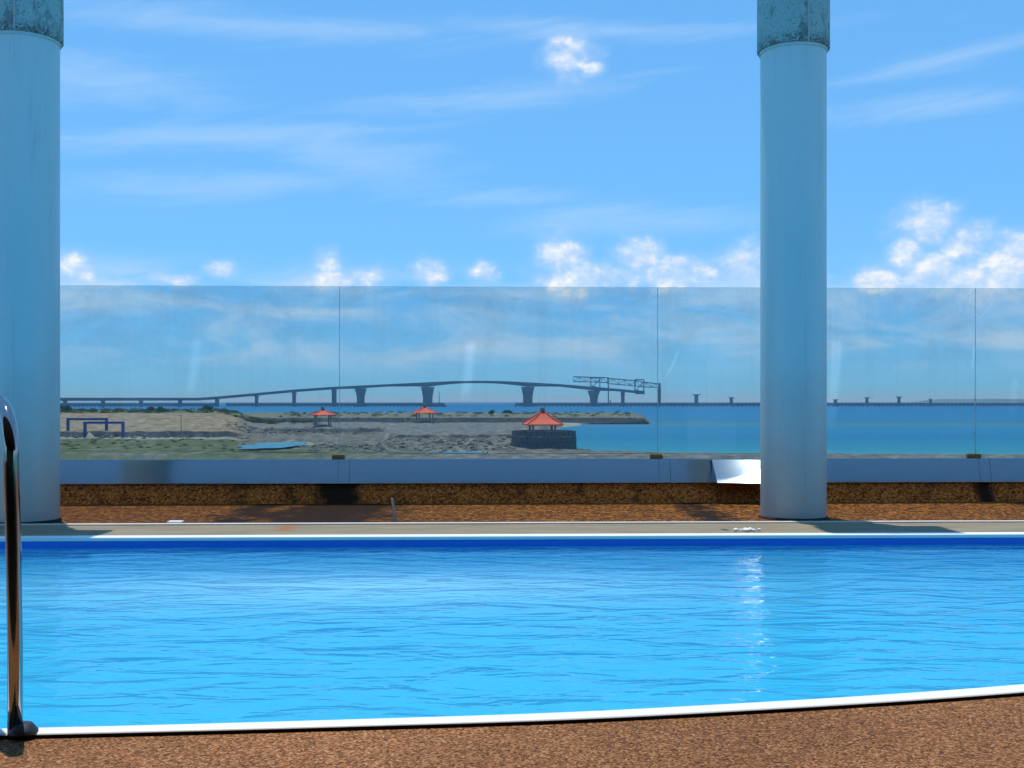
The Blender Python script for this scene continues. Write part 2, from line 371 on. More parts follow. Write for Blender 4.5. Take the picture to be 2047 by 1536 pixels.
def m_kerb(t):
    v = pos(t)
    vo = t.n('ShaderNodeTexVoronoi', i_Vector=v, i_Scale=85.0)
    rnd = t.sep(vo.outputs['Color'])[0]
    c = t.ramp(rnd, [(0.0, (0.07, 0.016, 0.003)), (0.35, (0.36, 0.078, 0.010)), (0.7, (0.52, 0.13, 0.020)), (1.0, (0.62, 0.22, 0.05))])
    n = t.noise(v, 3.5, 5, 0.7); sx = t.sep(v)[0]
    st = t.m('MAXIMUM', t.m('SUBTRACT', 0.7, t.m('DIVIDE', t.m('ABSOLUTE', t.m('ADD', sx, 1.38)), 0.32)), t.m('SUBTRACT', 0.5, t.m('DIVIDE', t.m('ABSOLUTE', t.m('SUBTRACT', sx, 3.8)), 0.25)))
    f = t.m('MAXIMUM', t.m('MULTIPLY', t.step(n, 0.5, 0.7), 0.75), t.step(t.m('ADD', st, t.m('MULTIPLY', t.m('SUBTRACT', n, 0.5), 1.5)), 0.0, 0.4))
    c = t.mix(f, c, (0.022, 0.010, 0.004))
    out(t, pbsdf(t, c, 0.8, 0, bump(t, t.m('MULTIPLY', vo.outputs['Distance'], -1.0), 0.6, 0.01), spec=0.1))
M_kerb = mat('brown_kerb', m_kerb)

# ------------------------------------------------------------------ the sea and the far land
def m_sea(t):
    v = pos(t); sx, sy, sz = t.sep(v)
    wob = t.noise(t.vec(t.m('MULTIPLY', sx, 0.12), sy, 0.0), 0.012, 4, 0.6)
    D = t.m('ADD', sy, t.m('MULTIPLY', t.m('MULTIPLY', t.m('SUBTRACT', wob, 0.5), 0.5), sy))
    lg = t.m('DIVIDE', t.m('LOGARITHM', t.m('MAXIMUM', D, 1.0), 10.0), 5.0)
    def p(d): return math.log10(d) / 5
    c = t.ramp(lg, [(p(205), (0.09, 0.30, 0.28)), (p(250), (0.012, 0.25, 0.33)), (p(330), (0.003, 0.185, 0.32)), (p(440), (0.004, 0.20, 0.34)),
                    (p(520), (0.05, 0.22, 0.30)), (p(620), (0.02, 0.17, 0.27)), (p(760), (0.003, 0.18, 0.33)), (p(1500), (0.002, 0.155, 0.31)), (p(3500), (0.003, 0.085, 0.22))])
    h = t.m('ADD', t.noise(t.vec(t.m('MULTIPLY', sx, 0.5), sy, 0.0), 0.5, 4, 0.6), t.m('MULTIPLY', t.noise(v, 2.0, 3, 0.6), 0.35))
    nb = bump(t, h, 1.0, 1.6)
    di = t.n('ShaderNodeBsdfDiffuse', i_Color=c, i_Normal=nb); gl = t.n('ShaderNodeBsdfGlossy', i_Roughness=0.3, i_Normal=nb)
    out(t, t.n('ShaderNodeMixShader', i_0=0.07, i_1=di, i_2=gl))
M_sea = mat('turquoise_sea', m_sea)
bm = bmesh.new()
ys = [-3000, 0, 200, 600, 2000, 8000, 30000, 90000]
for y0, y1 in zip(ys, ys[1:]):
    bm.faces.new([bm.verts.new(q) for q in ((-60000, y0, 0), (60000, y0, 0), (60000, y1, 0), (-60000, y1, 0))])
bmesh.ops.remove_doubles(bm, verts=bm.verts, dist=0.01)
link('sea', bm_mesh(bm), M_sea, kind='structure')

coast = [(150, 400), (208, 400), (219, 90), (226, 40), (234, 18), (245, 13), (300, 12), (400, 14), (470, 24), (505, 33), (528, 36), (532, 68), (600, 76), (690, 80), (730, 60), (780, 0), (860, -120), (900, -400)]
h_left = [(150, 1.0), (270, 1.1), (292, 1.2), (299, 1.25), (301, 2.9), (310, 3.0), (330, 3.7), (395, 6.7), (430, 7.3), (520, 7.0), (700, 3.5), (850, 1.0)]
h_m1 = [(150, .9), (240, .6), (290, .8), (335, 1.3), (345, 1.2), (348, 2.6), (440, 2.8), (470, 1.8), (500, 1.0), (531, .8), (534, 3.2), (560, 3.5), (700, 4.1), (780, 2.5), (850, 1)]
h_m2 = [(150, .9), (226, .5), (236, .8), (262, 2.1), (265.5, 2.2), (267, 3.0), (420, 2.9), (470, 1.7), (500, .9), (531, .7), (534, 3.2), (560, 3.5), (700, 4.1), (780, 2.5), (850, 1)]
def height(x, D):
    px = x / D * F + CX + 14 * noise.noise((D * .05, x * .03, 3.3))
    e = ss(440, 530, px); e2 = ss(740, 790, px)
    z = interp(h_left, D) * (1 - e) + (interp(h_m1, D) * (1 - e2) + interp(h_m2, D) * e2) * e
    # hollows that hold the two tide pools
    for (tx, tD, ax, aD) in ((X(548, 262), 262, 7.5, 26), (X(915, 231), 231, 6.0, 8)):
        q = ((x - tx) / ax) ** 2 + ((D - tD) / aD) ** 2
        if q < 2: z -= 0.5 * (1 - ss(0.5, 2, q))
    wgt = 0.12 if z > 1.1 else 0.07
    z += wgt * noise.fractal((x * .25, D * .12, 1.0), 0.9, 2.1, 4) * 2
    edge = interp(coast, D) - x
    return z * ss(0, 5, edge) * 1.0 + (1 - ss(0, 5, edge)) * -0.6
def land_col(x, D, z, steep):
    px = x / D * F + CX
    n = noise.fractal((x * .08, D * .05, 7.0), 0.8, 2.0, 4) * .5 + .5
    n2 = max(0, min(1, noise.fractal((x * .45, D * .16, 2.0), 0.7, 2.1, 5) * .75 + .45))
    grass = Vector((.045, .070, .018)).lerp(Vector((.17, .155, .065)), n2)
    rock = Vector((.07, .07, .055)).lerp(Vector((.25, .215, .165)), n2)
    tan = Vector((.20, .135, .070)).lerp(Vector((.36, .27, .16)), n2)
    sand = Vector((.36, .31, .22))
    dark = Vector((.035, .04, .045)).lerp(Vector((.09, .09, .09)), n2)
    conc = Vector((.10, .095, .085)).lerp(Vector((.25, .225, .19)), n2)
    if D < 530:
        if px < 480 + 60 * (n - .5):
            if D < 288: c = grass.lerp(rock, ss(.55, .75, n))
            elif D < 300: c = sand.lerp(rock, n2 * .6)
            elif D < 400: c = tan.lerp(grass, ss(.66, .75, n) * .5)
            else: c = tan.lerp(grass, .7)
        else:
            g = ss(285, 235, D) * ss(900, 600, px)
            c = rock.lerp(grass, g * .8)
            if (D > 348 and px < 770) or (D > 267.5 and px >= 770): c = conc.lerp(tan, ss(.6, .8, n) * .4)
            if D > 470: c = sand
        if z < .45: c = c.lerp(sand, .8)
    else:
        c = rock.lerp(grass, ss(.38, .66, n)).lerp(sand, .15)
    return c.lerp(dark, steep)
bm = bmesh.new(); cl = bm.verts.layers.float_color.new('tint')
rows = [150, 180, 200]
d = 208.0
while d < 880:
    rows.append(d); d += 1.1 if d < 280 else (0.9 if d < 352 else (2.5 if d < 526 else (1.0 if d < 540 else 8)))
rows += [299.2, 300.8, 346, 347.5, 265.6, 266.8, 531.2, 533.8]; rows = sorted(set(rows))
grid = []
for D in rows:
    r = []
    lim = min(1420, interp(coast, D) / D * F + CX + 30)
    if D < 222: lim = 2400
    for k in range(361):
        px = -330 + (lim + 330) * k / 360
        x = X(px, D); z = height(x, D)
        v = bm.verts.new((x, D, z))
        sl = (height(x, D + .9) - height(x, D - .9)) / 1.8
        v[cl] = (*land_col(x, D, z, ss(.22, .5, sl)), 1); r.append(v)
    grid.append(r)
for a, b in zip(grid, grid[1:]):
    for k in range(360): bm.faces.new((a[k], a[k+1], b[k+1], b[k]))
def m_land(t):
    v = pos(t)
    c = t.n('ShaderNodeAttribute', attribute_name='tint').outputs['Color']
    n = t.noise(v, 0.9, 7, 0.75)
    c = t.mix(1.0, c, t.ramp(n, [(0.3, (0.32, 0.34, 0.34)), (0.5, (1, 1, 1)), (0.72, (1.9, 1.8, 1.65))]), 'MULTIPLY')
    out(t, pbsdf(t, c, 0.9, 0, bump(t, n, 0.8, 0.4), spec=0.2))
M_land = mat('shore_ground', m_land)
link('shore', bm_mesh(bm), M_land, kind='structure')

# tide pools
def m_tide(t):
    v = pos(t)
    out(t, pbsdf(t, t.mix(t.noise(v, .3, 4), (0.015, 0.14, 0.18), (0.08, 0.22, 0.23)), 0.3, 0, bump(t, t.noise(v, 3, 3), .5, .1), spec=.3))
M_tide = mat('tide_pool_water', m_tide)
for (px, D, ax, aD, z, lab) in ((548, 262, 7.0, 20, .62, 0), (915, 231, 6.0, 5, .36, 0)):
    bm = bmesh.new(); c0 = bm.verts.new((X(px, D), D, z)); ring = []
    for k in range(48):
        a = 2 * math.pi * k / 48; rr = 1 + .25 * noise.noise((math.cos(a) * 2, math.sin(a) * 2, px))
        ring.append(bm.verts.new((X(px, D) + ax * rr * math.cos(a), D + aD * rr * math.sin(a), z)))
    for k in range(48): bm.faces.new((c0, ring[k], ring[(k+1) % 48]))
    link('tide_pool', bm_mesh(bm), M_tide, kind='structure')

# rubble along the revetments and scrub: nobody could count them
def blob(bm, p, r, seed, cl=None, col=None):
    q = bmesh.ops.create_icosphere(bm, subdivisions=1, radius=1, matrix=Matrix.Translation(p))
    for v in q['verts']:
        d = v.co - p; k = .75 + .5 * noise.noise(d * 1.3 + Vector((seed, seed * .7, 0)))
        v.co = p + Vector((d.x * r * 1.2 * k, d.y * r * k, d.z * r * .75 * k))
        if cl is not None: v[cl] = (*col, 1)
bm = bmesh.new(); cl = bm.verts.layers.float_color.new('tint')
for k in range(900):
    zone = random.random()
    if zone < .5: px = random.uniform(600, 1030); D = random.uniform(228, 264)
    elif zone < .75: px = random.uniform(450, 770); D = random.uniform(325, 350)
    elif zone < .87: px = random.uniform(660, 1310); D = random.uniform(526, 535)
    else: px = random.uniform(120, 500); D = random.uniform(293, 300)
    x = X(px, D)
    if interp(coast, D) - x < 1: continue
    g = random.uniform(.05, .22); r = random.uniform(.25, .6)
    blob(bm, Vector((x, D, height(x, D) + r * .02)), r * random.choice((.6, 1, 1, 1.5)), random.uniform(0, 99), cl, (g * 1.1, g, g * .82))
link('rubble', bm_mesh(bm), M_land, kind='stuff', label='grey boulders and rubble strewn along the shore walls', category='rubble')

def m_leaf(t):
    c = t.n('ShaderNodeAttribute', attribute_name='tint').outputs['Color']
    di = t.n('ShaderNodeBsdfDiffuse', i_Color=c); tl = t.n('ShaderNodeBsdfTranslucent', i_Color=c)
    out(t, t.n('ShaderNodeMixShader', i_0=.3, i_1=di, i_2=tl))
M_leaf = mat('scrub_leaves', m_leaf)
def leaves(bm, cl, c, rx, rz, n, s, tint):
    for k in range(n):
        d = Vector((random.gauss(0, 1), random.gauss(0, 1), random.gauss(0, 1))).normalized() * (random.random() ** .4)
        p = c + Vector((d.x * rx, d.y * rx, abs(d.z) * rz))
        a = Vector((random.gauss(0, 1), random.gauss(0, 1), random.gauss(0, 1))).normalized() * s
        b = a.orthogonal().normalized() * s * .6
        k_ = random.uniform(.6, 1.35)
        vv = [bm.verts.new(q) for q in (p - a, p + b, p + a, p - b)]
        for v in vv: v[cl] = (tint[0] * k_, tint[1] * k_, tint[2] * k_, 1)
        bm.faces.new(vv)
greens = [(.045, .085, .025), (.07, .10, .03), (.10, .11, .04), (.14, .10, .05)]
bm = bmesh.new(); cl = bm.verts.layers.float_color.new('tint')
for k in range(420):
    if k < 230: px = random.uniform(90, 640); D = random.uniform(398, 470)
    elif k < 360: px = random.uniform(560, 1290); D = random.uniform(545, 720)
    else: px = random.uniform(120, 520); D = random.uniform(226, 285)
    x = X(px, D)
    if interp(coast, D) - x < 6: continue
    s = random.uniform(.6, 1.5) if k < 360 else random.uniform(.25, .6)
    leaves(bm, cl, Vector((x, D, height(x, D))), s * 1.6, s, 70 if k < 360 else 40, .22 if k < 360 else .12, random.choice(greens))
link('scrub', bm_mesh(bm), M_leaf, kind='stuff', label='low green and brown scrub covering the shore banks', category='scrub')
def m_bark(t): out(t, pbsdf(t, t.mix(t.noise(objc(t), 9, 4), (.06, .045, .03), (.14, .11, .08)), .9))
M_bark = mat('bark', m_bark)
for (px, D, s, lab) in ((128, 415, 2.6, 'dark shrub beside the left column at the end of the far bridge'), (299, 405, 2.2, 'left of two dark bushes on top of the tan bank'), (322, 405, 2.3, 'right of two dark bushes on top of the tan bank'),
                        (415, 425, 2.7, 'tallest bush on the bank, left of the first tall bridge pier'), (985, 600, 3.0, 'dark bush on the breakwater left of the nearest orange roof'), (1012, 600, 3.0, 'small upright dark bush on the breakwater just left of the nearest orange roof')):
    x = X(px, D); e = empty('bush', (x, D, height(x, D) - .1), label=lab, category='bush', group='single bushes on the shore banks')
    bm = bmesh.new(); cl = bm.verts.layers.float_color.new('tint')
    for j in range(5): leaves(bm, cl, Vector((random.gauss(0, s * .3), random.gauss(0, s * .3), .4 + random.random() * s * .4)), s * .5, s * .55, 160, .2, greens[0])
    link('foliage', bm_mesh(bm), M_leaf, e)
    bm = bmesh.new()
    for j in range(4): bar(bm, (0, 0, 0), (random.gauss(0, .4), random.gauss(0, .4), s * .7), .09, 6, .03)
    link('stem', bm_mesh(bm), M_bark, e)

# ------------------------------------------------------------------ bridge under construction
M_bconc = simple('bridge_concrete', (0.06, 0.066, 0.078), 0.85, var=0.2, scale=.05, bd=.1)
M_bsteel = simple('bridge_steel', (0.035, 0.045, 0.06), 0.7, var=0.2, scale=.05)
def BD(px): return 2420 + (px - 950) * 0.24          # the bridge runs slightly away to the right
def bp(px, py, off=0): D = BD(px) + off; return Vector((X(px, D), D, Z(py, D)))
deck_top = [(90, 796.5), (400, 796.5), (434, 794), (513, 787), (588, 780), (668, 774.5), (720, 772), (790, 768.6), (855, 765.5), (905, 763.2), (955, 762.5), (1005, 763.2), (1055, 765.5), (1120, 769.2), (1187, 774.6), (1240, 779), (1287, 784)]
deck_th = [(90, 5.5), (420, 4.6), (668, 4.2), (720, 5.0), (770, 3.8), (830, 6.0), (855, 8.5), (880, 6.0), (925, 3.8), (985, 3.8), (1030, 6.0), (1055, 8.5), (1080, 6.0), (1120, 4.2), (1187, 6.5), (1230, 4.2), (1287, 4.2)]
B0 = bp(950, 810); B0.z = 0
bridge = empty('sea_bridge', B0, label='long grey-blue concrete girder bridge rising over the sea on tall piers, unfinished', category='bridge')
def rel(v): return v - B0
bm = bmesh.new(); secs = []
xs = sorted(set(list(range(-60, 1288, 9)) + [855, 1055, 1287]))
for px in xs:
    t = interp(deck_top, px); th = interp(deck_th, px); s = []
    for off, k in ((-6, 0), (6, 0), (6, .35), (3.4, .4), (3.4, 1), (-3.4, 1), (-3.4, .4), (-6, .35)):
        s.append(bm.verts.new(rel(bp(px, t + th * k, off))))
    secs.append(s)
for a, b in zip(secs, secs[1:]):
    for k in range(8): bm.faces.new((a[k], a[(k+1)%8], b[(k+1)%8], b[k]))
bm.faces.new(secs[0]); bm.faces.new(secs[-1][::-1])
dk = link('deck', bm_mesh(bm), M_bconc, bridge)
for off in (-5.8, 5.8):
    bm = bmesh.new()
    for a, b in zip(xs, xs[1:]):
        p, q = rel(bp(a, interp(deck_top, a), off)), rel(bp(b, interp(deck_top, b), off))
        bm.faces.new([bm.verts.new(z) for z in (p, q, q + Vector((0, 0, 1.1)), p + Vector((0, 0, 1.1)))])
    bmesh.ops.remove_doubles(bm, verts=bm.verts, dist=.01)
    link('parapet', bm_mesh(bm), M_bconc, dk)
def pier(px, top, w0, w1, cap, parent_loc=B0, flare=True):
    """shaft w0 px wide, flared to w1 px over cap px below the girder"""
    D = BD(px); k = D / F; x0 = X(px, D) - parent_loc.x; y0 = D - parent_loc.y
    zt = Z(top, D); zc = Z(top + cap, D); bm = bmesh.new(); prev = None
    prof = [(-2.0, w0, 3.2), (zc - 3 * k, w0, 3.2), (zc, w0 * 1.05, 3.3), (zc + (zt - zc) * .55, (w0 + w1) / 2, 3.8), (zt - .01, w1, 4.6)]
    for (z, wd, dp) in prof:
        r = [bm.verts.new((x0 + sx * wd * k / 2, y0 + sy * dp, z)) for sx, sy in ((-1, -.8), (-.85, -1), (.85, -1), (1, -.8), (1, .8), (.85, 1), (-.85, 1), (-1, .8))]
        if prev:
            for i in range(8): bm.faces.new((prev[i], prev[(i+1)%8], r[(i+1)%8], r[i]))
        else: bm.faces.new(r[::-1])
        prev = r
    bm.faces.new(prev); return bm_mesh(bm)
for (px, w0, w1, cap) in ((-20, 6, 7, 3), (55, 6, 7, 3), (130, 6, 7, 3), (206, 6, 7, 3), (282, 6, 7, 3), (360, 6.5, 7.5, 3), (434, 7, 8, 3), (513, 6, 9, 4), (588, 7, 9, 5), (668, 9, 10, 6), (721, 15, 24, 15), (855, 19, 27, 17), (1055, 19, 27, 16), (1187, 15, 26, 14), (1245, 7, 9, 5)):
    link('pier', pier(px, interp(deck_top, px) + interp(deck_th, px), w0, w1, cap), M_bconc, bridge)
# pile caps under the big piers
for px in (721, 855, 1055, 1187):
    D = BD(px); x0 = X(px, D) - B0.x; y0 = D - B0.y
    link('pile_cap', box_me(x0 - 15, x0 + 15, y0 - 9, y0 + 9, -1, 2.4, .4), M_bconc, bridge)
# stub piers to the right
for n, (px, top, sw, hw, ch) in enumerate(((1392, 788.5, 7, 16, 3.5), (1462, 794.5, 6, 11, 3), (1670, 798.5, 6, 9, 3), (1733, 794.5, 5, 10, 3), (1797, 793, 5, 11, 3), (1860, 797.5, 4, 6, 2.5))):
    D = BD(px); p0 = Vector((X(px, D), D, 0)); k = D / F
    where = ('tallest stub pier, first to the right of the launching girder', 'short stub pier just left of the right column', 'lowest stub pier, just right of the right column',
             'second stub pier right of the right column, with narrow head', 'stub pier with the widest head right of the right column', 'rightmost thin stub pier near the far headland')[n]
    e = empty('bridge_pier', p0, label=where, category='pier', group='bridge piers still without a deck')
    zt = Z(top, D)
    link('shaft', box_me(-sw * k / 2, sw * k / 2, -3, 3, -2, zt - ch * k * .5, .2), M_bconc, e)
    link('pier_head', box_me(-hw * k / 2, hw * k / 2, -4, 4, zt - ch * k * .5, zt, .3), M_bconc, e)
# launching girder on top of the bridge end
G0 = bp(1233, 806); G0.z = 0
gan = empty('launching_girder', G0, label='dark steel truss launching girder perched on the unfinished bridge end', category='gantry')
def gp(px, py, off=0): return bp(px, py, off) - G0
def truss(x0, y0a, y0b, x1, y1a, y1b, n, off):
    bm = bmesh.new()
    for o in (off - 3, off + 3):
        T = [gp(x0 + (x1 - x0) * i / n, y0a + (y1a - y0a) * i / n, o) for i in range(n + 1)]
        B = [gp(x0 + (x1 - x0) * i / n, y0b + (y1b - y0b) * i / n, o) for i in range(n + 1)]
        bar(bm, T[0], T[-1], 1.5, 4); bar(bm, B[0], B[-1], 1.3, 4)
        for i in range(n + 1): bar(bm, T[i], B[i], .8, 4)
        for i in range(n): bar(bm, T[i] if i % 2 else B[i], B[i+1] if i % 2 else T[i+1], .75, 4)
    return bm_mesh(bm)
link('nose_truss', truss(1147, 753.5, 763, 1214, 755.5, 765, 6, 0), M_bsteel, gan)
link('main_truss', truss(1214, 756.5, 767, 1282, 762.5, 773, 6, 0), M_bsteel, gan)
link('tail_truss', truss(1282, 764, 774, 1321, 768, 775, 4, 0), M_bsteel, gan)
for (xa, xb, ya, yb) in ((1181, 1199, 756, 777), (1269, 1287, 759, 785)):
    bm = bmesh.new()
    for x in (xa, xb):
        for o in (-4, 4): bar(bm, gp(x, ya, o), gp(x, yb, o), 1.4, 4)
    for o in (-4, 4):
        bar(bm, gp(xa, ya, o), gp(xb, ya, o), 1.4, 4); bar(bm, gp(xa, yb - 6, o), gp(xb, yb - 1, o), 1.1, 4); bar(bm, gp(xa, yb - 1, o), gp(xb, ya + 4, o), .9, 4)
    link('trestle_frame', bm_mesh(bm), M_bsteel, gan)
bm = bmesh.new(); bar(bm, gp(1216, 755), gp(1216, 812), 1.4, 5); bar(bm, gp(1220, 800), gp(1220, 812), 1.2, 5); link('support_leg', bm_mesh(bm), M_bsteel, gan)
bm = bmesh.new(); bar(bm, gp(1318, 766), gp(1318, 777), 2.0, 6); bar(bm, gp(1318, 777), gp(1318, 814), 4.0, 8, 3.4); link('support_leg', bm_mesh(bm), M_bconc, gan)
link('hung_segment', (lambda bm: (box(bm, *(lambda a, b: (a.x, b.x, -4, 4, b.z, a.z))(gp(1270, 781.5), gp(1287, 788.5))), bm_mesh(bm))[1])(bmesh.new()), M_bconc, gan)
# working trestles standing low over the water
def jetty(px0, px1, lab):
    D0 = -130
    a = bp(px0, 806, D0); a.z = 0
    e = empty('work_trestle', a, label=lab, category='trestle', group='low work trestles below the bridge')
    b = bp(px1, 806, D0); b.z = 0
    L = (b - a); n = max(2, int((px1 - px0) / 8)); ang = math.atan2(L.y, L.x); e.rotation_euler = (0, 0, ang); Ln = L.length
    link('trestle_deck', box_me(0, Ln, -4, 4, 2.2, 7.6, .15), M_bsteel, e)
    pm = box_me(-.9, .9, -3.4, 3.4, -2, 2.19)
    for i in range(n + 1): link('trestle_leg', pm, M_bsteel, e).location = (Ln * i / n, 0, 0)
    r = bmesh.new()
    for yy in (-3.8, 3.8): box(r, 0, Ln, yy - .08, yy + .08, 8.5, 8.7)
    link('guard_rail', bm_mesh(r), M_bsteel, e)
jetty(-40, 432, 'thin low work trestle beneath the left end of the bridge')
jetty(452, 888, 'low dark work trestle under the rising middle of the bridge')
jetty(1030, 1522, 'low dark work trestle under the launching girder, left of the right column')
jetty(1523, 2220, 'low dark work trestle with stub piers right of the right column')
# crane mast on a barge by the second big pier
D = BD(876) - 60; e = empty('crane_barge', (X(878, D), D, 0), label='small barge with a thin upright mast beside the tall bridge pier', category='barge')
link('hull', box_me(-19, 16, -6, 6, -.5, 3.0, .5), M_bsteel, e)
bm = bmesh.new(); bar(bm, (0, 0, 3), (0, 0, 33), 1.0, 6, .6); bar(bm, (0, 0, 10), (-8, 0, 3), .3, 4); bar(bm, (0, 0, 10), (8, 0, 3), .3, 4); link('mast', bm_mesh(bm), M_bsteel, e)
# far headland on the right horizon
bm = bmesh.new(); D = 6500; prev = None
for k in range(60):
    px = 1900 + k * 9; hgt = max(0.0, (803 - 795 + 1.2 * noise.noise((k * .3, 0, 0)))) * ss(1905, 2000, px)
    x = X(px, D); z = hgt * D / F + EYE * .2
    r = [bm.verts.new(q) for q in ((x, D, -2), (x, D + 40, z), (x, D + 900, z * 1.02), (x, D + 1000, -2))]
    if prev:
        for i in range(3): bm.faces.new((prev[i], r[i], r[i+1], prev[i+1]))
    prev = r
M_hill = simple('far_hill', (.06, .085, .045), .9, var=.4, scale=.01)
link('headland', bm_mesh(bm), M_hill, kind='structure')

# ------------------------------------------------------------------ gazebos on the shore
def m_roof(t):
    v = objc(t)
    n = t.noise(v, 2.0, 4)
    out(t, pbsdf(t, t.mix(n, (0.74, 0.075, 0.018), (0.82, 0.12, 0.04)), 0.7))
M_roof = mat('orange_tiles', m_roof)
M_pill = simple('gazebo_concrete', (.30, .29, .27), .8)
M_stone = simple('sea_wall_stone', (.12, .125, .125), .9, var=.55, scale=.9, bs=.8, bd=.08, fine=6)
M_mortar = simple('mortar', (.045, .045, .045), .95)
def gazebo(x, y, z, half, eave, rise, lab, rz=.3):
    e = empty('gazebo', (x, y, z), rz, label=lab, category='gazebo', group='gazebos with orange roofs along the shore')
    bm = bmesh.new(); N = 12; rows_ = []
    for j, (s, zz) in enumerate(((1.0, eave), (1.0, eave + .22), (.55, eave + .22 + rise * .40), (.16, eave + .22 + rise * .94), (.10, eave + .22 + rise))):
        h = half * s
        rows_.append([bm.verts.new(q) for q in [(-h + 2*h*k/N, -h, zz) for k in range(N)] + [(h, -h + 2*h*k/N, zz) for k in range(N)] + [(h - 2*h*k/N, h, zz) for k in range(N)] + [(-h, h - 2*h*k/N, zz) for k in range(N)]])
    for a, b in zip(rows_, rows_[1:]):
        for k in range(4 * N): bm.faces.new((a[k], a[(k+1) % (4*N)], b[(k+1) % (4*N)], b[k]))
    bm.faces.new(rows_[0][::-1]); bm.faces.new(rows_[-1])
    ro = link('roof', bm_mesh(bm), M_roof, e)
    bm = bmesh.new()
    for sx in (-1, 1):
        for sy in (-1, 1): bar(bm, (sx * half, sy * half, eave + .24), (sx * half * .1, sy * half * .1, eave + .3 + rise), .13, 6)
    link('hip_ridge', bm_mesh(bm), M_roof, ro)
    link('finial', lathe([(.62, eave + .2 + rise), (.7, eave + .55 + rise), (.5, eave + .65 + rise), (.6, eave + 1.1 + rise), (.2, eave + 1.3 + rise)], 12), M_bark, ro)
    for sx in (-1, 1):
        for sy in (-1, 1):
            q = half * .62
            link('pillar', box_me(sx*q - .22, sx*q + .22, sy*q - .22, sy*q + .22, 0, eave + .1, .03), M_pill, e)
    link('bench', box_me(-half*.45, half*.45, half*.3, half*.3 + .5, 0, .45, .03), M_pill, e)
    link('floor_slab', box_me(-half*.8, half*.8, -half*.8, half*.8, -.3, .0, .05), M_pill, e)
gazebo(X(645, 362), 362, height(X(645, 362), 362) + .2, 3.7, 3.5, 1.5, 'farther left gazebo with low orange roof, left of the bridge piers')
gazebo(X(849, 418), 418, height(X(849, 418), 418) + .2, 4.2, 3.3, 1.9, 'middle gazebo with flat orange roof below the tall bridge pier')
PX, PD = X(1087, 244), 244
gazebo(PX - .3, PD, 3.62, 4.0, 2.15, 2.6, 'nearest and largest orange-roofed gazebo on the round stone platform', .12)
# the round stone platform
pl = empty('stone_platform', (PX, PD, 0), label='round platform of dark stone blocks under the nearest gazebo', category='platform')
link('core', lathe([(6.9, -1), (6.75, 3.3)], 40, False), M_mortar, pl)
NB = 30; blocks = []
for c in range(4):
    z0, z1 = -.4 + c * 1.26, -.4 + (c + 1) * 1.26 - .05
    r = 7.25 - c * .06; w_ = 2 * math.pi / NB * r - .06
    for j in range(2):
        bm = bmesh.new(); box(bm, -w_/2, w_/2, -.42, 0, z0, z1, .06)
        for v in bm.verts: v.co += Vector((random.uniform(-.02, .02), random.uniform(-.05, .05), random.uniform(-.03, .03)))
        blocks.append(bm_mesh(bm))
    for k in range(NB):
        a = 2 * math.pi * (k + .5 * (c % 2)) / NB
        o = link('stone_block', blocks[c * 2 + random.randint(0, 1)], M_stone, pl)
        rr = r + random.uniform(-.03, .06)
        o.location = (rr * math.sin(a), rr * -math.cos(a), 0); o.rotation_euler = (0, 0, a + math.pi)
link('floor_slab', lathe([(6.8, 3.31), (6.8, 3.32)], 40, False), M_pill, pl)
# apron of rock beside the platform
bm = bmesh.new(); cl = bm.verts.layers.float_color.new('tint')
for k in range(160):
    a = random.uniform(-.2, math.pi + .2); rr = random.uniform(7.2, 8.6 + 1.8 * max(0, math.cos(a)))
    g = random.uniform(.06, .2); blob(bm, Vector((PX + rr * math.cos(a), PD - rr * abs(math.sin(a)), random.uniform(-.2, .35))), random.uniform(.3, .7), random.uniform(0, 99), cl, (g, g, g * .95))
link('rock_apron', bm_mesh(bm), M_land, kind='stuff', label='dark rocks piled round the foot of the stone platform', category='rocks')

# blue portal frames
M_blue = simple('blue_paint', (.012, .06, .26), .45, var=.15)
def portal(pxa, pxb, D, ytop, lab):
    zb = height(X(pxa, D), D) - .3; zt = Z(ytop, D); xa, xb = X(pxa, D), X(pxb, D)
    e = empty('portal_frame', ((xa + xb) / 2, D, zb), label=lab, category='frame', group='blue steel portal frames by the sea wall')
    hw = (xb - xa) / 2; h = zt - zb
    for s in (-1, 1): link('leg', box_me(s*hw - .34, s*hw + .34, -.34, .34, 0, h - .62, .03), M_blue, e)
    link('beam', box_me(-hw - .35, hw + .35, -.36, .36, h - .61, h, .04), M_blue, e)
portal(136, 213, 306, 836, 'larger blue steel portal frame, the one behind on the left')
portal(170, 246, 297, 843, 'smaller blue steel portal frame standing in front on the right')
D = 295.5; x = X(181, D); bm = bmesh.new(); N = 24
top = bm.verts.new((-.35, 0, 1.75)); r0 = [bm.verts.new((1.35 * math.cos(2*math.pi*k/N) * random.uniform(.85, 1.1), 1.2 * math.sin(2*math.pi*k/N), -.1)) for k in range(N)]
r1 = [bm.verts.new((-.2 + .6 * math.cos(2*math.pi*k/N) * random.uniform(.85, 1.1), .6 * math.sin(2*math.pi*k/N), 1.05 + random.uniform(-.1, .1))) for k in range(N)]
for k in range(N): bm.faces.new((r0[k], r0[(k+1)%N], r1[(k+1)%N], r1[k])); bm.faces.new((r1[k], r1[(k+1)%N], top))
M_sand = simple('pale_sand', (.48, .39, .25), .9, scale=2)
link('sand_heap', bm_mesh(bm), M_sand, label='small pointed heap of pale sand below the front blue frame', category='heap').location = (x, D, height(x, D))
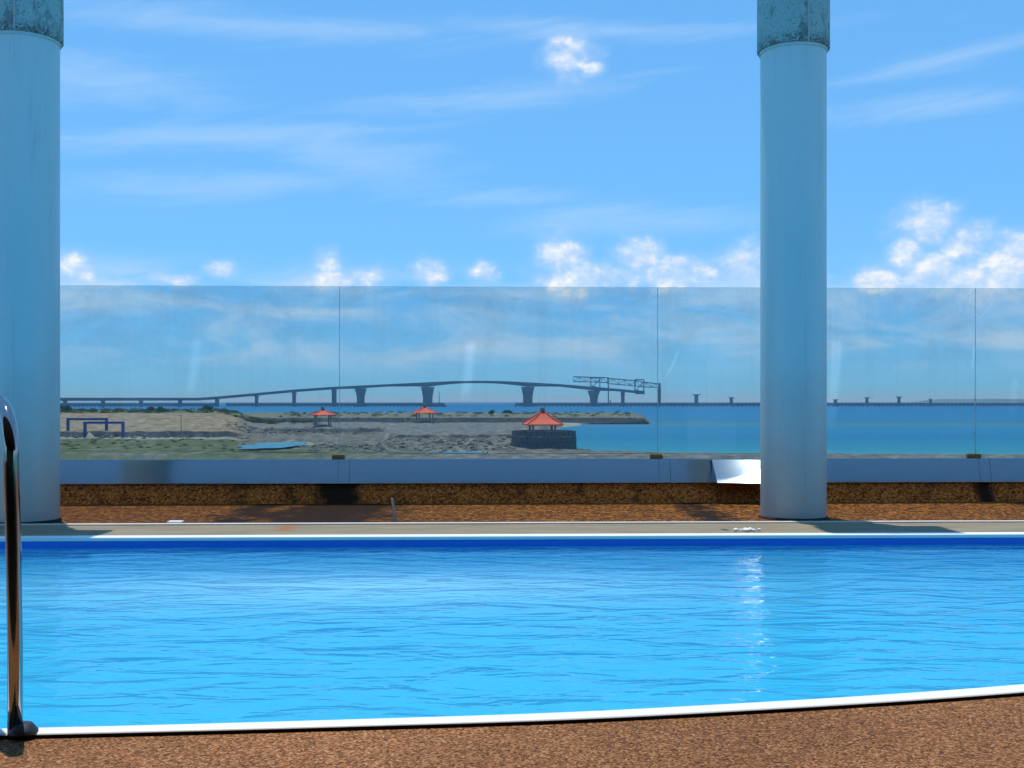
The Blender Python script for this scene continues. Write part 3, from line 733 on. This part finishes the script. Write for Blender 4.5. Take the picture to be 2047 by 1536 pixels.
# boulders dumped near the frames
for (px, r, lab) in ((205, .9, 'dark boulder right of the sand heap'), (153, .8, 'dark boulder left of the sand heap'), (224, .75, 'pale boulder between the legs of the front blue frame')):
    bm = bmesh.new(); blob(bm, Vector((0, 0, 0)), r, px); D = 296; x = X(px, D)
    bmesh.ops.subdivide_edges(bm, edges=bm.edges, cuts=1, use_grid_fill=True)
    for v in bm.verts: v.co += v.co.normalized() * .12 * noise.noise(v.co * 2.5)
    link('boulder', bm_mesh(bm), M_stone if px != 224 else M_pill, label=lab, category='boulder', group='boulders near the blue frames').location = (x, D, height(x, D) + r * .35)
D = 302; x = X(362, D); e = empty('lamp_post', (x, D, height(x, D) - .2), label='thin dark lamp post on the low sea wall', category='lamp post')
link('post', bar_me((0, 0, 0), (0, 0, 4.2), .10, 8, .06), M_bsteel, e); link('lamp_head', box_me(-.35, .15, -.12, .12, 4.2, 4.35, .03), M_bsteel, e)

# ------------------------------------------------------------------ the pool terrace
ZC = 10.2
near = catmull([(-6.0, 6.33), (-5.95, 5.5), (-5.6, 4.5), (-5.0, 3.6), (-4.1, 2.98), (-3.1, 2.72), (-2.1, 2.665), (-1.262, 2.699), (-.41, 2.776), (.36, 2.877), (1.453, 3.123), (2.5, 3.50), (3.6, 4.08), (4.6, 4.85), (5.4, 5.75), (5.9, 6.70)], 14)
near = [Vector((a, b, 0)) for a, b in near]
def offset(pts, d):
    o = []
    for i, p in enumerate(pts):
        t = (pts[min(i+1, len(pts)-1)] - pts[max(i-1, 0)]).normalized()
        o.append(p + Vector((t.y, -t.x, 0)) * d)       # outwards, away from the water
    return o
LIPW = lambda p: .052 + .016 * max(0, min(1, (p.x + 1) / 2.5))
def offs(d0): 
    o = []
    for i, p in enumerate(near):
        t = (near[min(i+1, len(near)-1)] - near[max(i-1, 0)]).normalized()
        o.append(p + Vector((t.y, -t.x, 0)) * (LIPW(p) + d0))
    return o
def strip(bm, A, B, za, zb):
    a = [bm.verts.new((p.x, p.y, za)) for p in A]; b = [bm.verts.new((p.x, p.y, zb)) for p in B]
    for k in range(len(A) - 1): bm.faces.new((a[k], a[k+1], b[k+1], b[k]))
    return a, b
# near coping: rounded white lip
bm = bmesh.new()
prof = [(-.004, -.03), (-.004, -.006), (0.0, -.002), (.006, 0.0), (1, 0.0), (1.1, -.0012), (1.2, -.0045)]
rings = []
for (f, dz) in prof:
    if f < .5: pts = offset(near, f)
    else: pts = offs({1: -.005, 1.1: -.0015, 1.2: 0.0}[f])
    rings.append([bm.verts.new((p.x, p.y, ZC + dz)) for p in pts])
for a, b in zip(rings, rings[1:]):
    for k in range(len(near) - 1): bm.faces.new((a[k], a[k+1], b[k+1], b[k]))
me = bm_mesh(bm, smooth=True)
link('pool_coping', me, M_white, kind='structure')
bm = bmesh.new(); strip(bm, offs(-.006), offs(-.006), ZC - .0045, ZC - .03); strip(bm, offs(-.006), offs(0.0), ZC - .0046, ZC - .0046); strip(bm, offs(-.006), offs(.009), ZC - .019, ZC - .019)
link('coping_joint', bm_mesh(bm), M_seal, kind='structure')
# near deck
bm = bmesh.new(); o_ = offs(.005); zd = ZC - .013
a = [bm.verts.new((p.x, p.y, zd)) for p in o_]; b = [bm.verts.new((p.x, -9, zd)) for p in o_]; cdn = [bm.verts.new((p.x, p.y, zd - .03)) for p in o_]
for k in range(len(o_) - 1): bm.faces.new((a[k], a[k+1], b[k+1], b[k])); bm.faces.new((a[k], a[k+1], cdn[k+1], cdn[k]))
for (x0, x1, ye) in ((-14, o_[0].x, 6.9), (o_[-1].x, 14, 7.2)):
    bm.faces.new([bm.verts.new(q) for q in ((x0, -9, zd), (x1, -9, zd), (x1, ye, zd), (x0, ye, zd))])
link('terrace_deck', bm_mesh(bm), M_deck, kind='structure')
# far side: white lip, ledge, back strip, weathered floor
def fbox(name, u0, u1, v0, v1, z0, z1, m, bevel=0.0, **k):
    me = box_me(u0, u1, v0, v1, z0, z1, bevel); o = link(name, me, m, **k); o.rotation_euler = (0, 0, RZ); return o
V0, V1, V2, VG = 6.52, 6.625, 7.23, 8.8
fbox('pool_lip', -5.85, 6.1, V0, V1, ZC - .02, ZC + .003, M_white, .006, kind='structure')
fbox('pool_ledge', -14, 14, V1 + .0005, V2 - .06, ZC - .5, ZC, M_ledge, .004, kind='structure')
fbox('ledge_edging', -14, 14, V2 - .0595, V2, ZC - .3, ZC + .009, simple('pale_edging', (.52, .48, .42), .7, var=.15), .003, kind='structure')
fbox('terrace_floor', -14, 14, V2 + .0005, VG + .4, ZC - .4, ZC - .003, M_floor, kind='structure')
fbox('building_mass', -14, 14, -9, VG + .39, .2, 9.5, simple('terrace_building', (.4, .38, .34), .8), kind='structure')
# basin
bm = bmesh.new()
floorz = ZC - .42
A = offset(near, -.0005)
ins = offset(near, -.10); ins2 = offset(near, -.32)
strip(bm, A, A, ZC - .02, ZC - .22); strip(bm, A, ins, ZC - .22, ZC - .36); strip(bm, ins, ins2, ZC - .36, floorz)
FL = [P(-6.3 + (6.7 + 6.3) * k / (len(near) - 1), V0 + .0) for k in range(len(near))]
# far wall follows the same x as the near curve samples
far = [Vector((p.x, V0 + TA * p.x + .004, 0)) for p in near]
fi = [Vector((p.x, p.y - .10, 0)) for p in far]; fi2 = [Vector((p.x, p.y - .55, 0)) for p in far]
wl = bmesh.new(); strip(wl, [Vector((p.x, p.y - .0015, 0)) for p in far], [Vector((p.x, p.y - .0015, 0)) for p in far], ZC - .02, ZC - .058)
link('wall_shade_band', bm_mesh(wl), simple('shaded_wall_blue', (.004, .13, .62), .4, var=.08), kind='structure')  # far wall's shade above the water painted as a deeper blue
fi = [Vector((p.x, p.y - .22, 0)) for p in far]
strip(bm, far, far, ZC - .02, ZC - .075); strip(bm, far, fi, ZC - .075, ZC - .26); strip(bm, fi, fi2, ZC - .26, floorz)
sel = [k for k in range(len(near)) if ins2[k].y < fi2[k].y]
strip(bm, [ins2[k] for k in sel], [fi2[k] for k in sel], floorz, floorz)
bmesh.ops.remove_doubles(bm, verts=bm.verts, dist=.004)
link('pool_basin', bm_mesh(bm, smooth=True), M_liner, kind='structure')
bm = bmesh.new()
strip(bm, [near[k] for k in range(len(near))], far, ZC - .052, ZC - .052)
link('pool_water', bm_mesh(bm), M_pool, kind='structure')

# unseen canopy and wall added behind the camera to darken the handrail's reflections
M_can = simple('added_canopy_boards', (.16, .11, .07), .8)
fbox('added_canopy', -14, 14, -9, 2.0, 12.6, 12.8, M_can, .01, kind='structure')
fbox('added_wall', -14, 14, -9, -8.8, ZC - .02, 12.595, simple('added_wall_paint', (.30, .26, .21), .8), kind='structure')
# parapet kerb
bm = bmesh.new()
ka = [(VG - .115, ZC - .01), (VG - .018, ZC + .150), (VG + .3, ZC + .150), (VG + .3, ZC - .01)]     # battered face
va = [bm.verts.new((-14, y, z)) for y, z in ka]; vb = [bm.verts.new((14, y, z)) for y, z in ka]
for k in range(4): bm.faces.new((va[k], va[(k+1)%4], vb[(k+1)%4], vb[k]))
bm.faces.new(va[::-1]); bm.faces.new(vb)
link('parapet_kerb', bm_mesh(bm), M_kerb, label='low brown aggregate kerb under the metal channel of the glass railing', category='kerb').rotation_euler = (0, 0, RZ)
# glass railing
def ju(px):
    k = (px - CX) / F; y = VG / CA / (1 - TA * k); return Vector((k * y, y, 0)).dot(Vector((CA, SA, 0)))
joints = [ju(p) for p in (-606, 36, 677, 1317, 1956, 2592)]
rail = empty('glass_railing', P(1.5, VG, ZC + .150), RZ, label='tall frameless glass windscreen railing set in a blue-grey metal channel', category='railing')
r0u = 1.5
def chan_me(u0, u1):
    bm = bmesh.new()
    prof = [(-.040, .005), (-.040, .0), (.11, .0), (.11, .176), (.046, .186), (.012, .190), (.002, .188), (-.0005, .182)]
    a = [bm.verts.new((u0, y, z)) for y, z in prof]; b = [bm.verts.new((u1, y, z)) for y, z in prof]
    for k in range(8): bm.faces.new((a[k], a[(k+1)%8], b[(k+1)%8], b[k]))
    bm.faces.new(a[::-1]); bm.faces.new(b); return bm_mesh(bm)
cap_me = None
for j, (ua, ub) in enumerate(zip(joints, joints[1:])):
    link('base_channel', chan_me(ua - r0u + .09, ub - r0u - .0025), M_channel, rail)
    link('seal_strip', box_me(ua - r0u - .0014, ua - r0u + .0014, .053, .063, .14, 1.573), M_sealgl, rail)
    link('glass_panel', box_me(ua - r0u + .002, ub - r0u - .002, .052, .064, .14, 1.574, .001), M_glass, rail)
    cover = link('joint_cover', chan_me(ua - r0u, ua - r0u + .087), M_channel, rail)
    for du in (.028, .062):
        s = link('screw', lathe([(.0, -.004), (.009, -.003), (.009, .002)], 10, False, False), M_steel, cover)
        s.location = (ua - r0u + du, -.028, .042); s.rotation_euler = (R(78), 0, 0)
    c = link('glass_clamp', box_me(ua - r0u - .06, ua - r0u + .04, .03, .10, .180, .224, .012), M_rust, rail)

# added plate, sloped to catch the sun for the bright patch and water glint
bm = bmesh.new(); ua, ub = ju(1421) - r0u, ju(1532) - r0u
dp = .172 * .741 / .627; NP = 16; T_, B_, K_, L_ = [], [], [], []; yo = 0.0
for k in range(NP + 1):                       # slightly bowed sheet
    u = ua + (ub - ua) * k / NP
    T_.append(bm.verts.new((u, -.041 - yo, .186))); B_.append(bm.verts.new((u, -.041 - yo - dp, .014)))
    K_.append(bm.verts.new((u, -.034, .183))); L_.append(bm.verts.new((u, -.034, .012)))
    yo += (ub - ua) / NP * math.tan(R(2 + 27 * (k + .5) / NP))
for k in range(NP):
    bm.faces.new((T_[k], T_[k+1], B_[k+1], B_[k])).smooth = True
    t4 = [bm.verts.new(q.co) for q in (T_[k], T_[k+1], K_[k+1], K_[k])]; bm.faces.new(t4)
    t4 = [bm.verts.new(q.co) for q in (B_[k], B_[k+1], L_[k+1], L_[k])]; bm.faces.new(t4)
for k in (0, NP): bm.faces.new([bm.verts.new(q.co) for q in (T_[k], B_[k], L_[k], K_[k])])
def m_plate(t):
    v = objc(t); sp = t.noise(v, 45, 4, 0.7)
    c = t.mix(t.step(sp, 0.64, 0.72), (0.56, 0.55, 0.53), (0.30, 0.21, 0.11))
    out(t, pbsdf(t, c, 0.28, 1.0))
link('glint_plate', bm_mesh(bm), mat('glint_plate_steel', m_plate), rail, label='added sloping silver plate that makes the sun glint beside the right column')
# columns
def column(u, v, lab):
    p = P(u, v, ZC - .003)
    e = empty('column', p, label=lab, category='column', group='round columns at the pool edge')
    r = .2225
    link('base_ring', lathe([(r + .012, 0), (r + .012, .012), (r + .004, .018)], 72), M_seal, e)
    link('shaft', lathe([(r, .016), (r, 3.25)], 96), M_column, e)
    c = link('collar', lathe([(r + .002, 3.196), (r + .007, 3.197), (r + .007, 3.214)], 96, True, False), M_column, e)
    k = link('capital', lathe([(r + .002, 0), (r + .018, .0), (r + .022, .006), (r + .022, .786)], 96), M_collar, e); k.location = (0, 0, 3.215)
    s = link('seam_strip', box_me(-.006, .006, -.004, .003, .02, .786, .001), M_column, k); a = R(-80); s.location = ((r + .022) * math.cos(a), (r + .022) * math.sin(a), 0); s.rotation_euler = (0, 0, a + R(90))
    link('head_beam', box_me(-.40, .40, -.2, .2, 4.002, 4.2, .01), M_collar, e)
column(-3.065 + .028, 7.47, 'pale blue round column on the left, behind the steel handrail')
column(2.21 - .035, 7.53, 'pale blue round column right of the middle with rust-flecked capital')

# pool handrail
b0 = Vector((X(30, 2.66), 2.66, ZC + .0008)); d = Vector((-.62, .78, 0)).normalized()
e = empty('pool_handrail', b0, label='polished steel handrail arching over the near pool edge at far left', category='handrail')
pts = [Vector((0, 0, -.02)), Vector((0, 0, .2)), Vector((-.004, 0, .45)), Vector((-.009, 0, .65))]
rr = .125; c0 = Vector((-.009, 0, .672))
for k in range(25):
    a = math.pi * k / 24; pts.append(c0 + d * (rr - rr * math.cos(a)) + Vector((0, 0, rr * math.sin(a))))
pts += [pts[-1] + Vector((0, 0, -.3)), pts[-1] + Vector((0, 0, -.9))]
link('rail_tube', tube(pts, .0178), M_chrome, e)
fl = link('escutcheon', lathe([(.034, 0), (.034, .005), (.029, .011), (.022, .02), (.0195, .022)], 32), M_steel, e); fl.location = (.020, .0, .0)

# small things on the far ledge
M_tape = simple('white_plastic', (.8, .8, .76), .5)
p = P(X(351, 7.2) + .225, V2 + .035, ZC - .003)
link('white_offcut', box_me(-.047, .047, -.03, .03, 0, .022, .003), M_tape, label='small white plastic offcut lying at the back of the ledge on the left', category='offcut').location = p
bm = bmesh.new(); N = 18
for k in range(26):
    q = Vector((random.gauss(0, .035), random.gauss(0, .02), 0)); blob(bm, q + Vector((0, 0, .008)), random.uniform(.008, .018), k)
o = link('rag', bm_mesh(bm, smooth=True), M_tape, label='crumpled white rag on the pool lip just left of the right column', category='rag'); o.location = (X(1497, 6.72), 6.78, ZC + .003)
e = P(X(803, 7.9) + .25, 7.35, ZC - .004); bm = bmesh.new(); bar(bm, (0, 0, -.01), (-.03, 0, .16), .009, 10)
link('thin_pipe', bm_mesh(bm), simple('grey_pipe', (.3, .28, .25), .5), label='thin grey pipe stub leaning on the brown floor behind the ledge', category='pipe').location = e

# ------------------------------------------------------------------ sea air
def m_haze(t):
    v = t.n('ShaderNodeVolumePrincipled', i_Color=(0.36, 0.70, 1.0, 1), i_Density=0.00013, i_Anisotropy=0.0)
    v.inputs['Absorption Color'].default_value = (1, 1, 1, 1)
    t.n('ShaderNodeOutputMaterial', i_Volume=v)
M_haze = mat('sea_air', m_haze)
link('haze', box_me(-61000, 61000, -4000, 91000, -4, 80), M_haze, kind='stuff', label='thin blue sea air between the terrace and the horizon', category='haze')
